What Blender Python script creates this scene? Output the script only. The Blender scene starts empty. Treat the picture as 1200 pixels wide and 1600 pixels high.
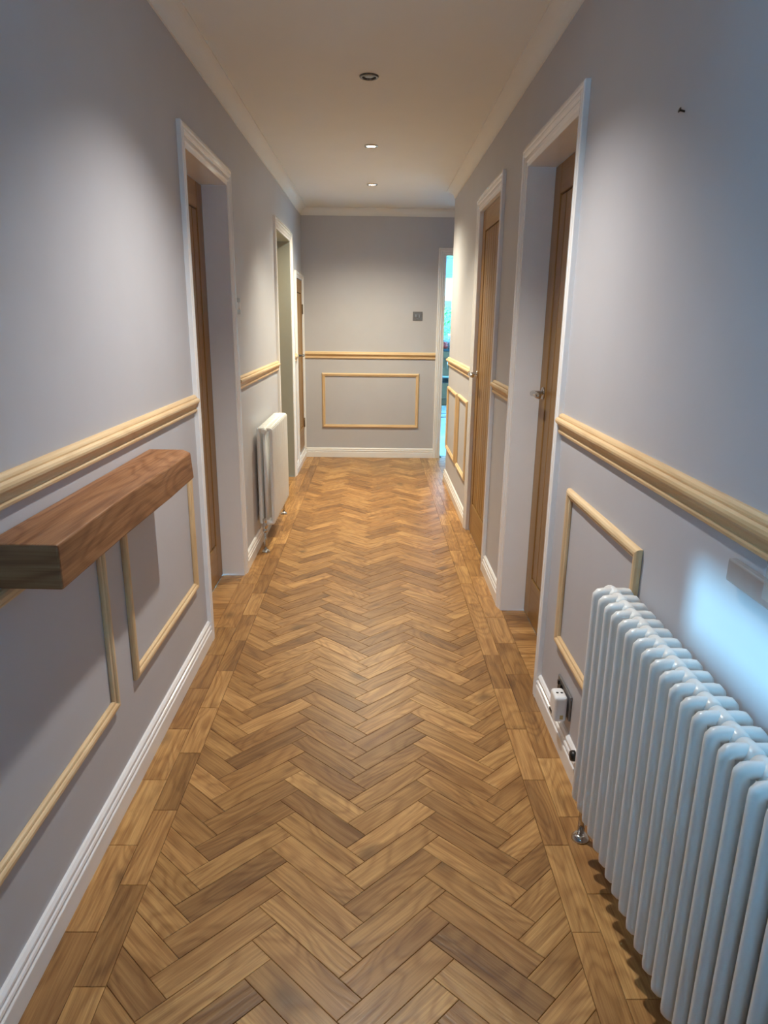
import bpy, bmesh, math, random
from mathutils import Vector, Matrix
random.seed(7)
S = bpy.context.scene
COL = S.collection

# ------------------------------------------------------------------ camera
F_PX, PITCH, YAW, ROLL, CAMH = 1060.0, 0.274615, 0.014585, 0.012609, 1.3428
def cam_basis():
    cy, sy, cp, sp = math.cos(YAW), math.sin(YAW), math.cos(PITCH), math.sin(PITCH)
    f = Vector((sy*cp, cy*cp, -sp)); r = Vector((cy, -sy, 0)); u = r.cross(f)
    cr, sr = math.cos(ROLL), math.sin(ROLL)
    return r*cr + u*sr, u*cr - r*sr, f
r_, u_, f_ = cam_basis()
cam = bpy.data.cameras.new('camera'); camo = bpy.data.objects.new('camera', cam); COL.objects.link(camo)
cam.sensor_fit = 'VERTICAL'; cam.sensor_height = 36.0; cam.sensor_width = 27.0
cam.lens = 36.0 * F_PX / 1600.0
cam.clip_start = 0.02; cam.clip_end = 200
camo.matrix_world = Matrix(((r_.x, u_.x, -f_.x, 0), (r_.y, u_.y, -f_.y, 0), (r_.z, u_.z, -f_.z, CAMH), (0, 0, 0, 1)))
S.camera = camo

# ------------------------------------------------------------------ world, sun, exposure
DAY = (0.20, 0.62, 1.0)
world = bpy.data.worlds.new('world'); S.world = world; world.use_nodes = True
bg = world.node_tree.nodes['Background']; bg.inputs[0].default_value = (*DAY, 1); bg.inputs[1].default_value = 11.0
sun = bpy.data.lights.new('sun', 'SUN'); suno = bpy.data.objects.new('sun', sun); COL.objects.link(suno)
sun.energy = 3.8; sun.color = (0.32, 0.72, 1.0); sun.angle = math.radians(2.6)
SUN_DIR = Vector((1.0, 0.62, -0.50))
suno.rotation_euler = SUN_DIR.to_track_quat('-Z', 'Y').to_euler(); suno.location = (-6, -4, 5)
S.view_settings.view_transform = 'Standard'; S.view_settings.look = 'None'
S.view_settings.gamma = 1.0; S.view_settings.use_curve_mapping = False
S.view_settings.exposure = 1.18

# ------------------------------------------------------------------ measures
XL, XR, YE, ZC = -0.712, 0.620, 6.83, 2.345
YB = -1.05                       # back of the hall behind the camera
YCOR = 5.85                      # the right wall ends here
WT = 0.15
V = Vector
AX = {'x': V((1, 0, 0)), 'y': V((0, 1, 0)), 'z': V((0, 0, 1))}

# ------------------------------------------------------------------ node helpers
def new_mat(name):
    m = bpy.data.materials.new(name); m.use_nodes = True
    nt = m.node_tree; b = nt.nodes['Principled BSDF']
    return m, nt, b
def N(nt, t, **kw):
    n = nt.nodes.new(t)
    for k, v in kw.items():
        if k.startswith('i_'):
            n.inputs[k[2:].replace('_', ' ')].default_value = v
        else: setattr(n, k, v)
    return n
def math_node(nt, op, a, b=None, c=None):
    n = nt.nodes.new('ShaderNodeMath'); n.operation = op
    for i, x in enumerate((a, b, c)):
        if x is None: continue
        if isinstance(x, (int, float)): n.inputs[i].default_value = x
        else: nt.links.new(x, n.inputs[i])
    return n.outputs[0]
def ramp(nt, fac, stops):
    n = nt.nodes.new('ShaderNodeValToRGB'); e = n.color_ramp.elements
    while len(e) < len(stops): e.new(0.5)
    for el, (p, c) in zip(e, stops): el.position = p; el.color = (*c, 1)
    nt.links.new(fac, n.inputs[0]); return n.outputs[0]
def mixc(nt, fac, a, b, mode='MIX'):
    n = nt.nodes.new('ShaderNodeMix'); n.data_type = 'RGBA'; n.blend_type = mode
    for sock, x in ((n.inputs[0], fac), (n.inputs[6], a), (n.inputs[7], b)):
        if isinstance(x, (int, float)): sock.default_value = x
        elif isinstance(x, tuple): sock.default_value = (*x, 1)
        else: nt.links.new(x, sock)
    return n.outputs[2]
def bump(nt, b, h, strength, dist):
    n = N(nt, 'ShaderNodeBump'); n.inputs['Strength'].default_value = strength; n.inputs['Distance'].default_value = dist
    nt.links.new(h, n.inputs['Height']); nt.links.new(n.outputs[0], b.inputs['Normal'])

def plain(name, col, rough=0.5, metal=0.0, spec=0.5, coat=0.0, noise=0.03, nscale=30.0, bumps=0.0):
    """painted or plain surface with a faint procedural mottle"""
    m, nt, b = new_mat(name)
    tc = N(nt, 'ShaderNodeTexCoord'); nz = N(nt, 'ShaderNodeTexNoise', i_Scale=nscale, i_Detail=4.0)
    nt.links.new(tc.outputs['Object'], nz.inputs['Vector'])
    lo = tuple(c*(1-noise) for c in col); hi = tuple(min(1, c*(1+noise)) for c in col)
    nt.links.new(ramp(nt, nz.outputs['Fac'], [(0.3, lo), (0.7, hi)]), b.inputs['Base Color'])
    b.inputs['Roughness'].default_value = rough; b.inputs['Metallic'].default_value = metal
    b.inputs['Specular IOR Level'].default_value = spec; b.inputs['Coat Weight'].default_value = coat
    if bumps: bump(nt, b, nz.outputs['Fac'], bumps, 0.002)
    return m

def wood(name, dark, mid, light, rough=0.4, line=0.35, rings=11.0, knots=0.5, var=0.5, u_s=1.0, v_s=1.0, fine=0.3, bumps=0.15, spec=0.5, seed=0.0, hue=None, patch=0.0, streak=0.0):
    """grain runs along the first UV axis (metres); attribute rnd shifts tone from piece to piece"""
    m, nt, b = new_mat(name)
    uv = N(nt, 'ShaderNodeUVMap'); uv.uv_map = 'UVMap'
    at = N(nt, 'ShaderNodeAttribute'); at.attribute_name = 'rnd'; rnd = at.outputs['Fac']
    sep = N(nt, 'ShaderNodeSeparateXYZ'); nt.links.new(uv.outputs[0], sep.inputs[0])
    u = sep.outputs[0]; v = sep.outputs[1]
    def vec(us, vs, ws=37.0):
        c = N(nt, 'ShaderNodeCombineXYZ')
        nt.links.new(math_node(nt, 'MULTIPLY', u, us), c.inputs[0]); nt.links.new(math_node(nt, 'MULTIPLY', v, vs), c.inputs[1])
        nt.links.new(math_node(nt, 'MULTIPLY_ADD', rnd, ws, seed), c.inputs[2]); return c.outputs[0]
    def noise(vc, sc, det=3.0, rgh=0.55, dist=0.0):
        n = N(nt, 'ShaderNodeTexNoise', i_Scale=sc, i_Detail=det, i_Roughness=rgh, i_Distortion=dist)
        nt.links.new(vc, n.inputs['Vector']); return n.outputs['Fac']
    broad = noise(vec(2.6*u_s, 9*v_s), 1.0, 1.5, 0.4, 0.25)
    ring = math_node(nt, 'MULTIPLY_ADD', broad, rings*6.283, 0.0)
    ring = math_node(nt, 'MULTIPLY_ADD', math_node(nt, 'SINE', ring), 0.5, 0.5)
    ring = math_node(nt, 'POWER', ring, 2.2)
    fineg = noise(vec(6*u_s, 210*v_s), 1.0, 3.0, 0.6)
    pores = noise(vec(14*u_s, 420*v_s), 1.0, 2.0, 0.5)
    tone = math_node(nt, 'ADD', math_node(nt, 'MULTIPLY', rnd, var), math_node(nt, 'MULTIPLY', broad, 1.0-var))
    base = ramp(nt, tone, [(0.12, dark), (0.48, mid), (0.85, light)])
    if hue:                                   # pinker or greyer pieces among the rest
        h2 = math_node(nt, 'FRACT', math_node(nt, 'MULTIPLY', rnd, 7.31))
        base = mixc(nt, math_node(nt, 'MULTIPLY', h2, 0.55), base, mixc(nt, 1.0, base, hue, 'MULTIPLY'))
    dk = tuple(c*0.58 for c in dark)
    col = mixc(nt, math_node(nt, 'MULTIPLY', ring, line), base, mixc(nt, 1.0, base, (0.62, 0.52, 0.42), 'MULTIPLY'))
    fg = math_node(nt, 'MULTIPLY', math_node(nt, 'SUBTRACT', fineg, 0.38), fine*2.2)
    n_ = nt.nodes.new('ShaderNodeClamp'); nt.links.new(fg, n_.inputs[0]); fg = n_.outputs[0]
    col = mixc(nt, fg, col, mixc(nt, 1.0, col, (0.6, 0.5, 0.4), 'MULTIPLY'))
    if streak:
        sz = noise(vec(3.2*u_s, 62*v_s, 19.0), 1.0, 4.0, 0.65, 0.3)
        sm_ = ramp(nt, sz, [(0.42, (0, 0, 0)), (0.70, (1, 1, 1))])
        col = mixc(nt, math_node(nt, 'MULTIPLY', sm_, streak), col, mixc(nt, 1.0, col, (0.60, 0.52, 0.45), 'MULTIPLY'))
    if patch:
        pz = noise(vec(7*u_s, 16*v_s, 91.0), 1.0, 3.0, 0.6, 0.4)
        pm = ramp(nt, pz, [(0.56, (0, 0, 0)), (0.78, (1, 1, 1))])
        col = mixc(nt, math_node(nt, 'MULTIPLY', pm, patch), col, mixc(nt, 1.0, col, (0.5, 0.46, 0.42), 'MULTIPLY'))
    if knots:
        vo = N(nt, 'ShaderNodeTexVoronoi', i_Scale=1.0); nt.links.new(vec(4.2*u_s, 7.0*v_s, 53.0), vo.inputs['Vector'])
        dd = math_node(nt, 'ADD', vo.outputs['Distance'], math_node(nt, 'MULTIPLY', math_node(nt, 'SUBTRACT', fineg, 0.5), 0.06))
        kn = ramp(nt, dd, [(0.085, (1, 1, 1)), (0.24, (0, 0, 0))])
        sel = ramp(nt, math_node(nt, 'FRACT', math_node(nt, 'MULTIPLY', vo.outputs['Color'], 3.7)), [(1-knots*0.62, (0, 0, 0)), (1-knots*0.60, (1, 1, 1))])
        kf = math_node(nt, 'MULTIPLY', kn, sel)
        col = mixc(nt, math_node(nt, 'MULTIPLY', kf, 0.8), col, dk)
    nt.links.new(col, b.inputs['Base Color'])
    rr = math_node(nt, 'MULTIPLY_ADD', fineg, 0.14, rough-0.07); nt.links.new(rr, b.inputs['Roughness'])
    b.inputs['Specular IOR Level'].default_value = spec
    if bumps:
        hh = math_node(nt, 'ADD', math_node(nt, 'MULTIPLY', ring, -0.4), math_node(nt, 'MULTIPLY', fineg, -1.0))
        bump(nt, b, hh, bumps, 0.0012)
    return m

def emis(name, col, strength):
    m, nt, b = new_mat(name)
    b.inputs['Base Color'].default_value = (*col, 1); b.inputs['Emission Color'].default_value = (*col, 1)
    b.inputs['Emission Strength'].default_value = strength; return m
def glass(name, tint, alpha=0.12, rough=0.03):
    m, nt, b = new_mat(name)
    t = N(nt, 'ShaderNodeBsdfTransparent'); t.inputs[0].default_value = (*tint, 1)
    g = N(nt, 'ShaderNodeBsdfGlossy'); g.inputs['Roughness'].default_value = rough; g.inputs[0].default_value = (1, 1, 1, 1)
    fr = N(nt, 'ShaderNodeFresnel'); fr.inputs[0].default_value = 1.45
    f2 = math_node(nt, 'ADD', fr.outputs[0], alpha*0.2)
    mx = N(nt, 'ShaderNodeMixShader'); nt.links.new(f2, mx.inputs[0]); nt.links.new(t.outputs[0], mx.inputs[1]); nt.links.new(g.outputs[0], mx.inputs[2])
    nt.links.new(mx.outputs[0], nt.nodes['Material Output'].inputs[0]); return m

def frosted(name):
    m, nt, b = new_mat(name)
    t = N(nt, 'ShaderNodeBsdfTransparent'); d = N(nt, 'ShaderNodeBsdfDiffuse'); d.inputs[0].default_value = (0.8, 0.88, 0.88, 1)
    mx = N(nt, 'ShaderNodeMixShader'); mx.inputs[0].default_value = 0.22
    nt.links.new(t.outputs[0], mx.inputs[1]); nt.links.new(d.outputs[0], mx.inputs[2]); nt.links.new(mx.outputs[0], nt.nodes['Material Output'].inputs[0]); return m
M = {}
M['wall'] = plain('wall_paint', (0.520, 0.522, 0.560), 0.55, noise=0.015, nscale=6, bumps=0.03)
M['wall_end'] = M['wall']
M['ceil'] = plain('ceiling_paint', (0.80, 0.81, 0.79), 0.8, noise=0.01, nscale=5)
M['gloss'] = plain('white_gloss', (0.86, 0.855, 0.86), 0.13, noise=0.01, nscale=12, bumps=0.012)
M['rad'] = plain('radiator_enamel', (0.83, 0.84, 0.83), 0.28, noise=0.01)
M['oak_floor'] = wood('oak_floor', (0.235, 0.118, 0.042), (0.475, 0.262, 0.090), (0.69, 0.415, 0.160), rough=0.37, line=0.58, rings=12, knots=0.75, var=0.45, fine=1.0, streak=0.9, bumps=0.3, spec=0.5, hue=(1.0, 0.93, 0.92), patch=0.75)
M['oak_door'] = wood('oak_door', (0.25, 0.132, 0.040), (0.34, 0.188, 0.056), (0.41, 0.236, 0.076), rough=0.36, line=0.22, rings=6, knots=0.0, var=0.4, u_s=0.5, fine=0.25, bumps=0.08)
M['pine'] = wood('pine', (0.62, 0.42, 0.215), (0.74, 0.535, 0.305), (0.82, 0.64, 0.40), rough=0.5, line=0.26, rings=7, knots=0.16, var=0.35, u_s=0.6, v_s=1.6, fine=0.12, bumps=0.06)
M['beam'] = wood('oak_beam', (0.22, 0.100, 0.042), (0.35, 0.170, 0.075), (0.46, 0.245, 0.118), rough=0.5, line=0.7, rings=12, knots=0.12, var=0.25, streak=0.8, u_s=0.8, v_s=0.9, fine=1.0, bumps=0.4)
M['under'] = plain('subfloor', (0.035, 0.02, 0.010), 0.8)
M['chrome'] = plain('chrome', (0.58, 0.565, 0.55), 0.12, metal=1.0, noise=0.02)
M['dark_chrome'] = plain('dark_chrome', (0.17, 0.18, 0.20), 0.15, metal=1.0, noise=0.03)
M['steel'] = plain('brushed_steel', (0.42, 0.42, 0.43), 0.32, metal=1.0, noise=0.05, nscale=120)
M['grey_plate'] = plain('grey_plate', (0.20, 0.20, 0.21), 0.35, metal=0.4, noise=0.04)
M['dark'] = plain('dark_plastic', (0.012, 0.013, 0.014), 0.4)
M['gap'] = plain('shadow_gap_lining', (0.03, 0.025, 0.02), 0.8)
M['white_pl'] = plain('white_plastic', (0.85, 0.86, 0.87), 0.3, noise=0.01)
M['print'] = plain('black_print', (0.02, 0.02, 0.02), 0.5)
M['gold'] = plain('pale_gold_print', (0.55, 0.42, 0.18), 0.5)
M['brass'] = plain('aged_brass', (0.16, 0.11, 0.06), 0.4, metal=0.8)
M['lamp_lens'] = emis('lamp_lens', (1.0, 0.90, 0.72), 30.0)
M['lamp_off'] = plain('lamp_lens_unlit', (0.16, 0.16, 0.17), 0.15, metal=0.6)
M['glass'] = glass('window_glass', (0.96, 0.99, 1.0))
M['glass_panel'] = frosted('glass_panel')
M['rail_grey'] = plain('grey_channel', (0.42, 0.42, 0.43), 0.25, metal=0.2)
M['tile'] = plain('kitchen_tile', (0.75, 0.76, 0.76), 0.25, noise=0.05, nscale=4)
M['grout'] = plain('tile_grout', (0.32, 0.32, 0.33), 0.9)
M['unit'] = plain('kitchen_unit', (0.22, 0.12, 0.065), 0.4, noise=0.1)
M['worktop'] = plain('worktop', (0.06, 0.08, 0.09), 0.2)
M['kwall'] = plain('kitchen_wall_paint', (0.80, 0.81, 0.80), 0.7)
M['stool_leg'] = plain('stool_steel', (0.45, 0.47, 0.50), 0.3, metal=0.7)
M['brick'] = plain('pink_brick', (0.62, 0.42, 0.38), 0.9, noise=0.12, nscale=9)
M['roof'] = plain('roof_tiles', (0.20, 0.15, 0.14), 0.9)
M['leaf'] = plain('leaf_green', (0.10, 0.30, 0.07), 0.7, noise=0.3, nscale=40)
M['bark'] = plain('bark', (0.10, 0.07, 0.04), 0.9)
M['grass'] = plain('lawn', (0.16, 0.28, 0.08), 0.95, noise=0.2, nscale=8)
M['red'] = plain('red_ceramic', (0.55, 0.06, 0.05), 0.3)
M['bottle'] = plain('green_bottle', (0.10, 0.35, 0.22), 0.15)

# ------------------------------------------------------------------ mesh helpers
class MB:
    """collects faces with UVs (metres, grain first) and a tone value"""
    def __init__(s): s.v = []; s.f = []; s.uv = []; s.rn = []; s.sm = []
    def face(s, pts, uvs=None, rn=0.5, smooth=False):
        i = len(s.v); s.v += [tuple(p) for p in pts]; s.f.append(tuple(range(i, i+len(pts))))
        s.uv.append(uvs or [(0, 0)]*len(pts)); s.rn.append(rn); s.sm.append(smooth)
    def box(s, a, b, grain='x', rn=None, off=None):
        rn = random.random() if rn is None else rn
        off = off or (random.uniform(0, 50), random.uniform(0, 50))
        x0, y0, z0 = a; x1, y1, z1 = b
        P = lambda i: V((x1 if i & 1 else x0, y1 if i & 2 else y0, z1 if i & 4 else z0))
        gi = 'xyz'.index(grain)
        for q in ((0, 2, 3, 1), (4, 5, 7, 6), (0, 1, 5, 4), (2, 6, 7, 3), (0, 4, 6, 2), (1, 3, 7, 5)):
            pts = [P(k) for k in q]
            oth = [k for k in range(3) if k != gi]
            uvs = [(p[gi]+off[0], p[oth[0]]+p[oth[1]]*0.93+off[1]) for p in pts]
            s.face(pts, uvs, rn)
    def sweep(s, prof, p0, p1, A, B, m0=(0, 0), m1=(0, 0), rn=None, smooth=False, caps=True):
        rn = random.random() if rn is None else rn
        p0, p1, A, B = V(p0), V(p1), V(A), V(B); D = (p1-p0).normalized(); Ln = (p1-p0).length
        ou, ov = random.uniform(0, 50), random.uniform(0, 50)
        s0 = [p0 + A*a + B*b + D*(m0[0]*a + m0[1]*b) for a, b in prof]
        s1 = [p1 + A*a + B*b + D*(m1[0]*a + m1[1]*b) for a, b in prof]
        n = len(prof); acc = 0.0
        for i in range(n):
            j = (i+1) % n
            d = math.hypot(prof[j][0]-prof[i][0], prof[j][1]-prof[i][1])
            s.face([s0[i], s0[j], s1[j], s1[i]], [(ou, ov+acc), (ou, ov+acc+d), (ou+Ln, ov+acc+d), (ou+Ln, ov+acc)], rn, smooth)
            acc += d
        if caps:
            s.face(list(reversed(s0)), [(ou+a*.05, ov+b) for a, b in reversed(prof)], rn); s.face(s1, [(ou+a*.05, ov+b) for a, b in prof], rn)
    def lathe(s, c, prof, axis='z', n=20, rn=0.5, smooth=True):
        """prof: (radius, height) along axis from c"""
        ax = AX[axis]; e1 = AX['x'] if axis != 'x' else AX['y']; e2 = ax.cross(e1); c = V(c)
        ring = [[c + ax*h + (e1*math.cos(t) + e2*math.sin(t))*r for t in [2*math.pi*k/n for k in range(n)]] for r, h in prof]
        for a, b in zip(ring, ring[1:]):
            for k in range(n):
                j = (k+1) % n
                q = [a[k], a[j], b[j], b[k]]
                qq = [q[0]]
                for p in q[1:]:
                    if (p-qq[-1]).length > 1e-7: qq.append(p)
                if len(qq) > 2 and (qq[0]-qq[-1]).length < 1e-7: qq.pop()
                if len(qq) > 2: s.face(qq, None, rn, smooth)
        if prof[0][0] > 1e-6: s.face(list(reversed(ring[0])), None, rn)
        if prof[-1][0] > 1e-6: s.face(ring[-1], None, rn)
    def tube(s, pts, r, n=12, rn=0.5, caps=True, closed_round=False):
        pts = [V(p) for p in pts]; rings = []
        rs = r if isinstance(r, (list, tuple)) else [r]*len(pts)
        prev = None
        for i, p in enumerate(pts):
            d = (pts[min(i+1, len(pts)-1)] - pts[max(i-1, 0)]).normalized()
            if prev is None:
                e1 = d.orthogonal().normalized()
            else:
                e1 = (prev - d*prev.dot(d)).normalized()
            prev = e1; e2 = d.cross(e1)
            rings.append([p + (e1*math.cos(2*math.pi*k/n) + e2*math.sin(2*math.pi*k/n))*rs[i] for k in range(n)])
        for a, b in zip(rings, rings[1:]):
            for k in range(n):
                j = (k+1) % n; s.face([a[k], a[j], b[j], b[k]], None, rn, True)
        if caps: s.face(list(reversed(rings[0])), None, rn); s.face(rings[-1], None, rn)
    def mesh(s, name, merge=True):
        me = bpy.data.meshes.new(name); me.from_pydata(s.v, [], s.f)
        ul = me.uv_layers.new(name='UVMap'); k = 0
        flat = [c for f in s.uv for p in f for c in p]; ul.data.foreach_set('uv', flat)
        a = me.attributes.new('rnd', 'FLOAT', 'FACE'); a.data.foreach_set('value', s.rn)
        me.polygons.foreach_set('use_smooth', s.sm)
        if merge:
            bm = bmesh.new(); bm.from_mesh(me); bmesh.ops.remove_doubles(bm, verts=bm.verts, dist=1e-6)
            bmesh.ops.recalc_face_normals(bm, faces=bm.faces); bm.to_mesh(me); bm.free()
        me.update(); return me

def obj(name, mb, mat, parent=None, loc=None, merge=True):
    me = mb.mesh(name, merge) if isinstance(mb, MB) else mb
    if mat is not None and not me.materials: me.materials.append(M[mat] if isinstance(mat, str) else mat)
    o = bpy.data.objects.new(name, me); COL.objects.link(o)
    if parent: o.parent = parent
    if loc: o.location = loc
    return o
def struct(name, mb, mat, **k):
    o = obj(name, mb, mat, **k); o['kind'] = 'structure'; return o
def empty(name, loc=(0, 0, 0), kind=None):
    o = bpy.data.objects.new(name, None); COL.objects.link(o); o.location = loc
    o.empty_display_size = 0.05
    if kind: o['kind'] = kind
    return o
def tag(o, label, cat, group=None):
    o['label'] = label; o['category'] = cat
    if group: o['group'] = group
    return o
def put(name, mb, mat, parent):
    """part in world coordinates under an Empty that stands elsewhere"""
    o = obj(name, mb, mat); o.parent = parent
    base = parent; t = V((0, 0, 0))
    while base is not None: t += base.location; base = base.parent
    o.location = -t; return o
def bev(o, w, seg=2):
    m = o.modifiers.new('bevel', 'BEVEL'); m.width = w; m.segments = seg; m.limit_method = 'ANGLE'; m.angle_limit = math.radians(40)
    return o

# ------------------------------------------------------------------ walls, ceiling
def wall_along_y(name, x0, x1, y0, y1, holes, z0=-0.05, z1=ZC+0.15, mat='wall'):
    mb = MB(); y = y0
    for ya, yb, zb, zt in sorted(holes):
        if ya > y: mb.box((x0, y, z0), (x1, ya, z1))
        if zb > z0: mb.box((x0, ya, z0), (x1, yb, zb))
        mb.box((x0, ya, zt), (x1, yb, z1)); y = yb
    if y1 > y: mb.box((x0, y, z0), (x1, y1, z1))
    return struct(name, mb, mat, merge=False)
def wall_along_x(name, y0, y1, x0, x1, holes, z0=-0.05, z1=ZC+0.15, mat='wall'):
    mb = MB(); x = x0
    for xa, xb, zb, zt in sorted(holes):
        if xa > x: mb.box((x, y0, z0), (xa, y1, z1))
        if zb > z0: mb.box((xa, y0, z0), (xb, y1, zb))
        mb.box((xa, y0, zt), (xb, y1, z1)); x = xb
    if x1 > x: mb.box((x, y0, z0), (x1, y1, z1))
    return struct(name, mb, mat, merge=False)

D_L1 = (2.755, 3.470, 1.945); D_L2 = (5.085, 5.905, 1.955); D_L3 = (6.245, 6.765, 1.700)
D_R1 = (2.310, 3.030, 1.955); D_R2 = (3.643, 4.350, 1.975)
SUN_SLOT = (-0.62, 0.40, 1.430, 1.640)      # unseen glass slot added in the left wall, shaped to throw the sun patch
wall_along_y('wall_left', XL-WT, XL, YB-WT, YE+0.12, [(SUN_SLOT[0], SUN_SLOT[1], SUN_SLOT[2], SUN_SLOT[3]), (D_L1[0], D_L1[1], -0.05, D_L1[2]), (D_L2[0], D_L2[1], -0.05, D_L2[2]), (D_L3[0], D_L3[1], 0.125, D_L3[2])])
wall_along_y('wall_right', XR, XR+WT, YB-WT, YCOR, [(D_R1[0], D_R1[1], -0.05, D_R1[2]), (D_R2[0], D_R2[1], -0.05, D_R2[2])])
wall_along_x('wall_corner', YCOR-0.15, YCOR, XR+WT, 2.35, [])
KDOOR = (0.655, 1.410, 1.969)
wall_along_x('wall_end', YE, YE+0.12, XL, 2.35, [(KDOOR[0], KDOOR[1], -0.05, KDOOR[2])])
wall_along_y('wall_alcove', 2.20, 2.35, YCOR, YE, [])
FDOOR = (-0.42, 0.44, 2.03)
wall_along_x('wall_back', YB-WT, YB, XL, XR+WT, [(FDOOR[0], FDOOR[1], -0.05, FDOOR[2])])
mb = MB(); mb.box((XL-WT, YB-WT, ZC), (2.35, YE+0.12, ZC+0.15)); struct('ceiling', mb, 'ceil')

# ------------------------------------------------------------------ coving, baseboards
def arc(n=10, d=0.065, lip=0.007):
    pr = [(0, -d), (lip, -d), (lip, -d+0.003)]
    r = d-lip
    for k in range(n+1):
        t = math.pi/2*k/n
        pr.append((lip + r*(1-math.cos(t)), -lip - r*(1-math.sin(t))))
    return pr + [(d-0.003, -lip), (d, -lip), (d, 0), (0, 0)]
COVE = arc()
def trim(i, prof, p0, p1, A, B, m0=(0, 0), m1=(0, 0), mat='gloss', name=None):
    mb = MB(); mb.sweep(prof, p0, p1, A, B, m0, m1); return struct(name or 'trim_%d' % i, mb, mat)
trim(1, COVE, (XL, YB, ZC), (XL, YE, ZC), (1, 0, 0), (0, 0, 1), m1=(-1, 0), mat='ceil')
trim(2, COVE, (XL, YE, ZC), (2.2, YE, ZC), (0, -1, 0), (0, 0, 1), m0=(1, 0), m1=(-1, 0), mat='ceil')
trim(3, COVE, (XR, YB, ZC), (XR, YCOR, ZC), (-1, 0, 0), (0, 0, 1), m1=(1, 0), mat='ceil')
trim(4, COVE, (XR, YCOR, ZC), (2.2, YCOR, ZC), (0, 1, 0), (0, 0, 1), m0=(-1, 0), m1=(-1, 0), mat='ceil')
BASE = [(0, 0), (0.018, 0), (0.018, 0.052), (0.0165, 0.0545), (0.012, 0.0555), (0.012, 0.0595), (0.0155, 0.0615), (0.0165, 0.067), (0.0145, 0.0725), (0.0095, 0.0745), (0.0095, 0.0785), (0.0125, 0.081), (0.0115, 0.0875), (0.006, 0.094), (0, 0.095)]
AW = 0.075
for i, (a, b) in enumerate([(YB, D_L1[0]-AW), (D_L1[1]+AW, D_L2[0]-AW), (D_L2[1]+AW, YE)]):
    trim(0, BASE, (XL, a, 0), (XL, b, 0), (1, 0, 0), (0, 0, 1), m1=(-1, 0) if b == YE else (0, 0), name='baseboard_left')
for i, (a, b) in enumerate([(YB, D_R1[0]-AW), (D_R1[1]+AW, D_R2[0]-AW), (D_R2[1]+AW, YCOR)]):
    trim(0, BASE, (XR, a, 0), (XR, b, 0), (-1, 0, 0), (0, 0, 1), m1=(1, 0) if b == YCOR else (0, 0), name='baseboard_right')
trim(0, BASE, (XL, YE, 0), (KDOOR[0]-0.068, YE, 0), (0, -1, 0), (0, 0, 1), m0=(1, 0), name='baseboard_end')
trim(0, BASE, (XR, YCOR, 0), (2.2, YCOR, 0), (0, 1, 0), (0, 0, 1), m0=(-1, 0), name='baseboard_corner')

# ------------------------------------------------------------------ architraves (trim) and door linings
ARCH = [(0, 0), (0, 0.016), (0.004, 0.019), (0.014, 0.020), (0.018, 0.0165), (0.021, 0.0165), (0.025, 0.0195), (0.034, 0.0185), (0.0385, 0.0135), (0.042, 0.0135), (0.046, 0.016), (0.056, 0.0135), (0.061, 0.0095), (0.075, 0.0085), (0.075, 0)]
tn = [10]
def architrave_y(x, out, ya, yb, zt, w=AW, bottom=0.0):
    """frame round an opening ya..yb in a wall parallel to y; out = +1/-1 outward normal in x"""
    pr = [(a*w/0.075, b) for a, b in ARCH]
    e = empty('trim_%d' % tn[0], (x, (ya+yb)/2, 0), 'structure'); tn[0] += 1
    B = (out, 0, 0)
    for nm, p0, p1, A, m1 in (('upright', (x, ya-w, bottom), (x, ya-w, zt+w), (0, 1, 0), (-1, 0)), ('upright', (x, yb+w, bottom), (x, yb+w, zt+w), (0, -1, 0), (-1, 0))):
        mb = MB(); mb.sweep(pr, p0, p1, A, B, m1=m1); put(nm, mb, 'gloss', e)
    mb = MB(); mb.sweep(pr, (x, ya-w, zt+w), (x, yb+w, zt+w), (0, 0, -1), B, m0=(1, 0), m1=(-1, 0)); put('head', mb, 'gloss', e)
    return e
def architrave_x(y, out, xa, xb, zt, w=AW):
    pr = [(a*w/0.075, b) for a, b in ARCH]
    e = empty('trim_%d' % tn[0], ((xa+xb)/2, y, 0), 'structure'); tn[0] += 1
    B = (0, out, 0)
    for p0, p1, A in (((xa-w, y, 0), (xa-w, y, zt+w), (1, 0, 0)), ((xb+w, y, 0), (xb+w, y, zt+w), (-1, 0, 0))):
        mb = MB(); mb.sweep(pr, p0, p1, A, B, m1=(-1, 0)); put('upright', mb, 'gloss', e)
    mb = MB(); mb.sweep(pr, (xa-w, y, zt+w), (xb+w, y, zt+w), (0, 0, -1), B, m0=(1, 0), m1=(-1, 0)); put('head', mb, 'gloss', e)
    return e
architrave_y(XL, 1, *D_L1); architrave_y(XL, 1, *D_L2); architrave_y(XL, 1, *D_L3, w=0.055, bottom=0.095)
architrave_y(XR, -1, *D_R1); architrave_y(XR, -1, *D_R2)
architrave_x(YE, -1, KDOOR[0], KDOOR[1], KDOOR[2]-0.025, w=0.068)

def lever(parent, x, y, z, out, ydir, mat='chrome'):
    """chrome lever on a round rose; out = direction off the door face in x, ydir = way the lever points"""
    h = empty('handle', (x, y, z)); h.parent = parent; h.location = V((x, y, z)) - parent.location
    mb = MB(); mb.lathe((0, 0, 0), [(0.026, 0), (0.026, 0.006*1), (0.024, 0.008), (0.0115, 0.009), (0.0105, 0.04)], 'x', 20)
    if out < 0: mb.v = [(-a, b, c) for a, b, c in mb.v]
    obj('rose', mb, mat, h)
    mb = MB(); mb.tube([(out*0.036, -ydir*0.010, 0), (out*0.044, 0, 0), (out*0.050, ydir*0.014, 0), (out*0.051, ydir*0.045, 0.001), (out*0.050, ydir*0.085, -0.001), (out*0.046, ydir*0.110, -0.002), (out*0.043, ydir*0.116, -0.002)], [0.008, 0.0125, 0.0125, 0.0115, 0.0115, 0.0120, 0.006], 14)
    obj('lever', mb, mat, h)
    return h

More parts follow.
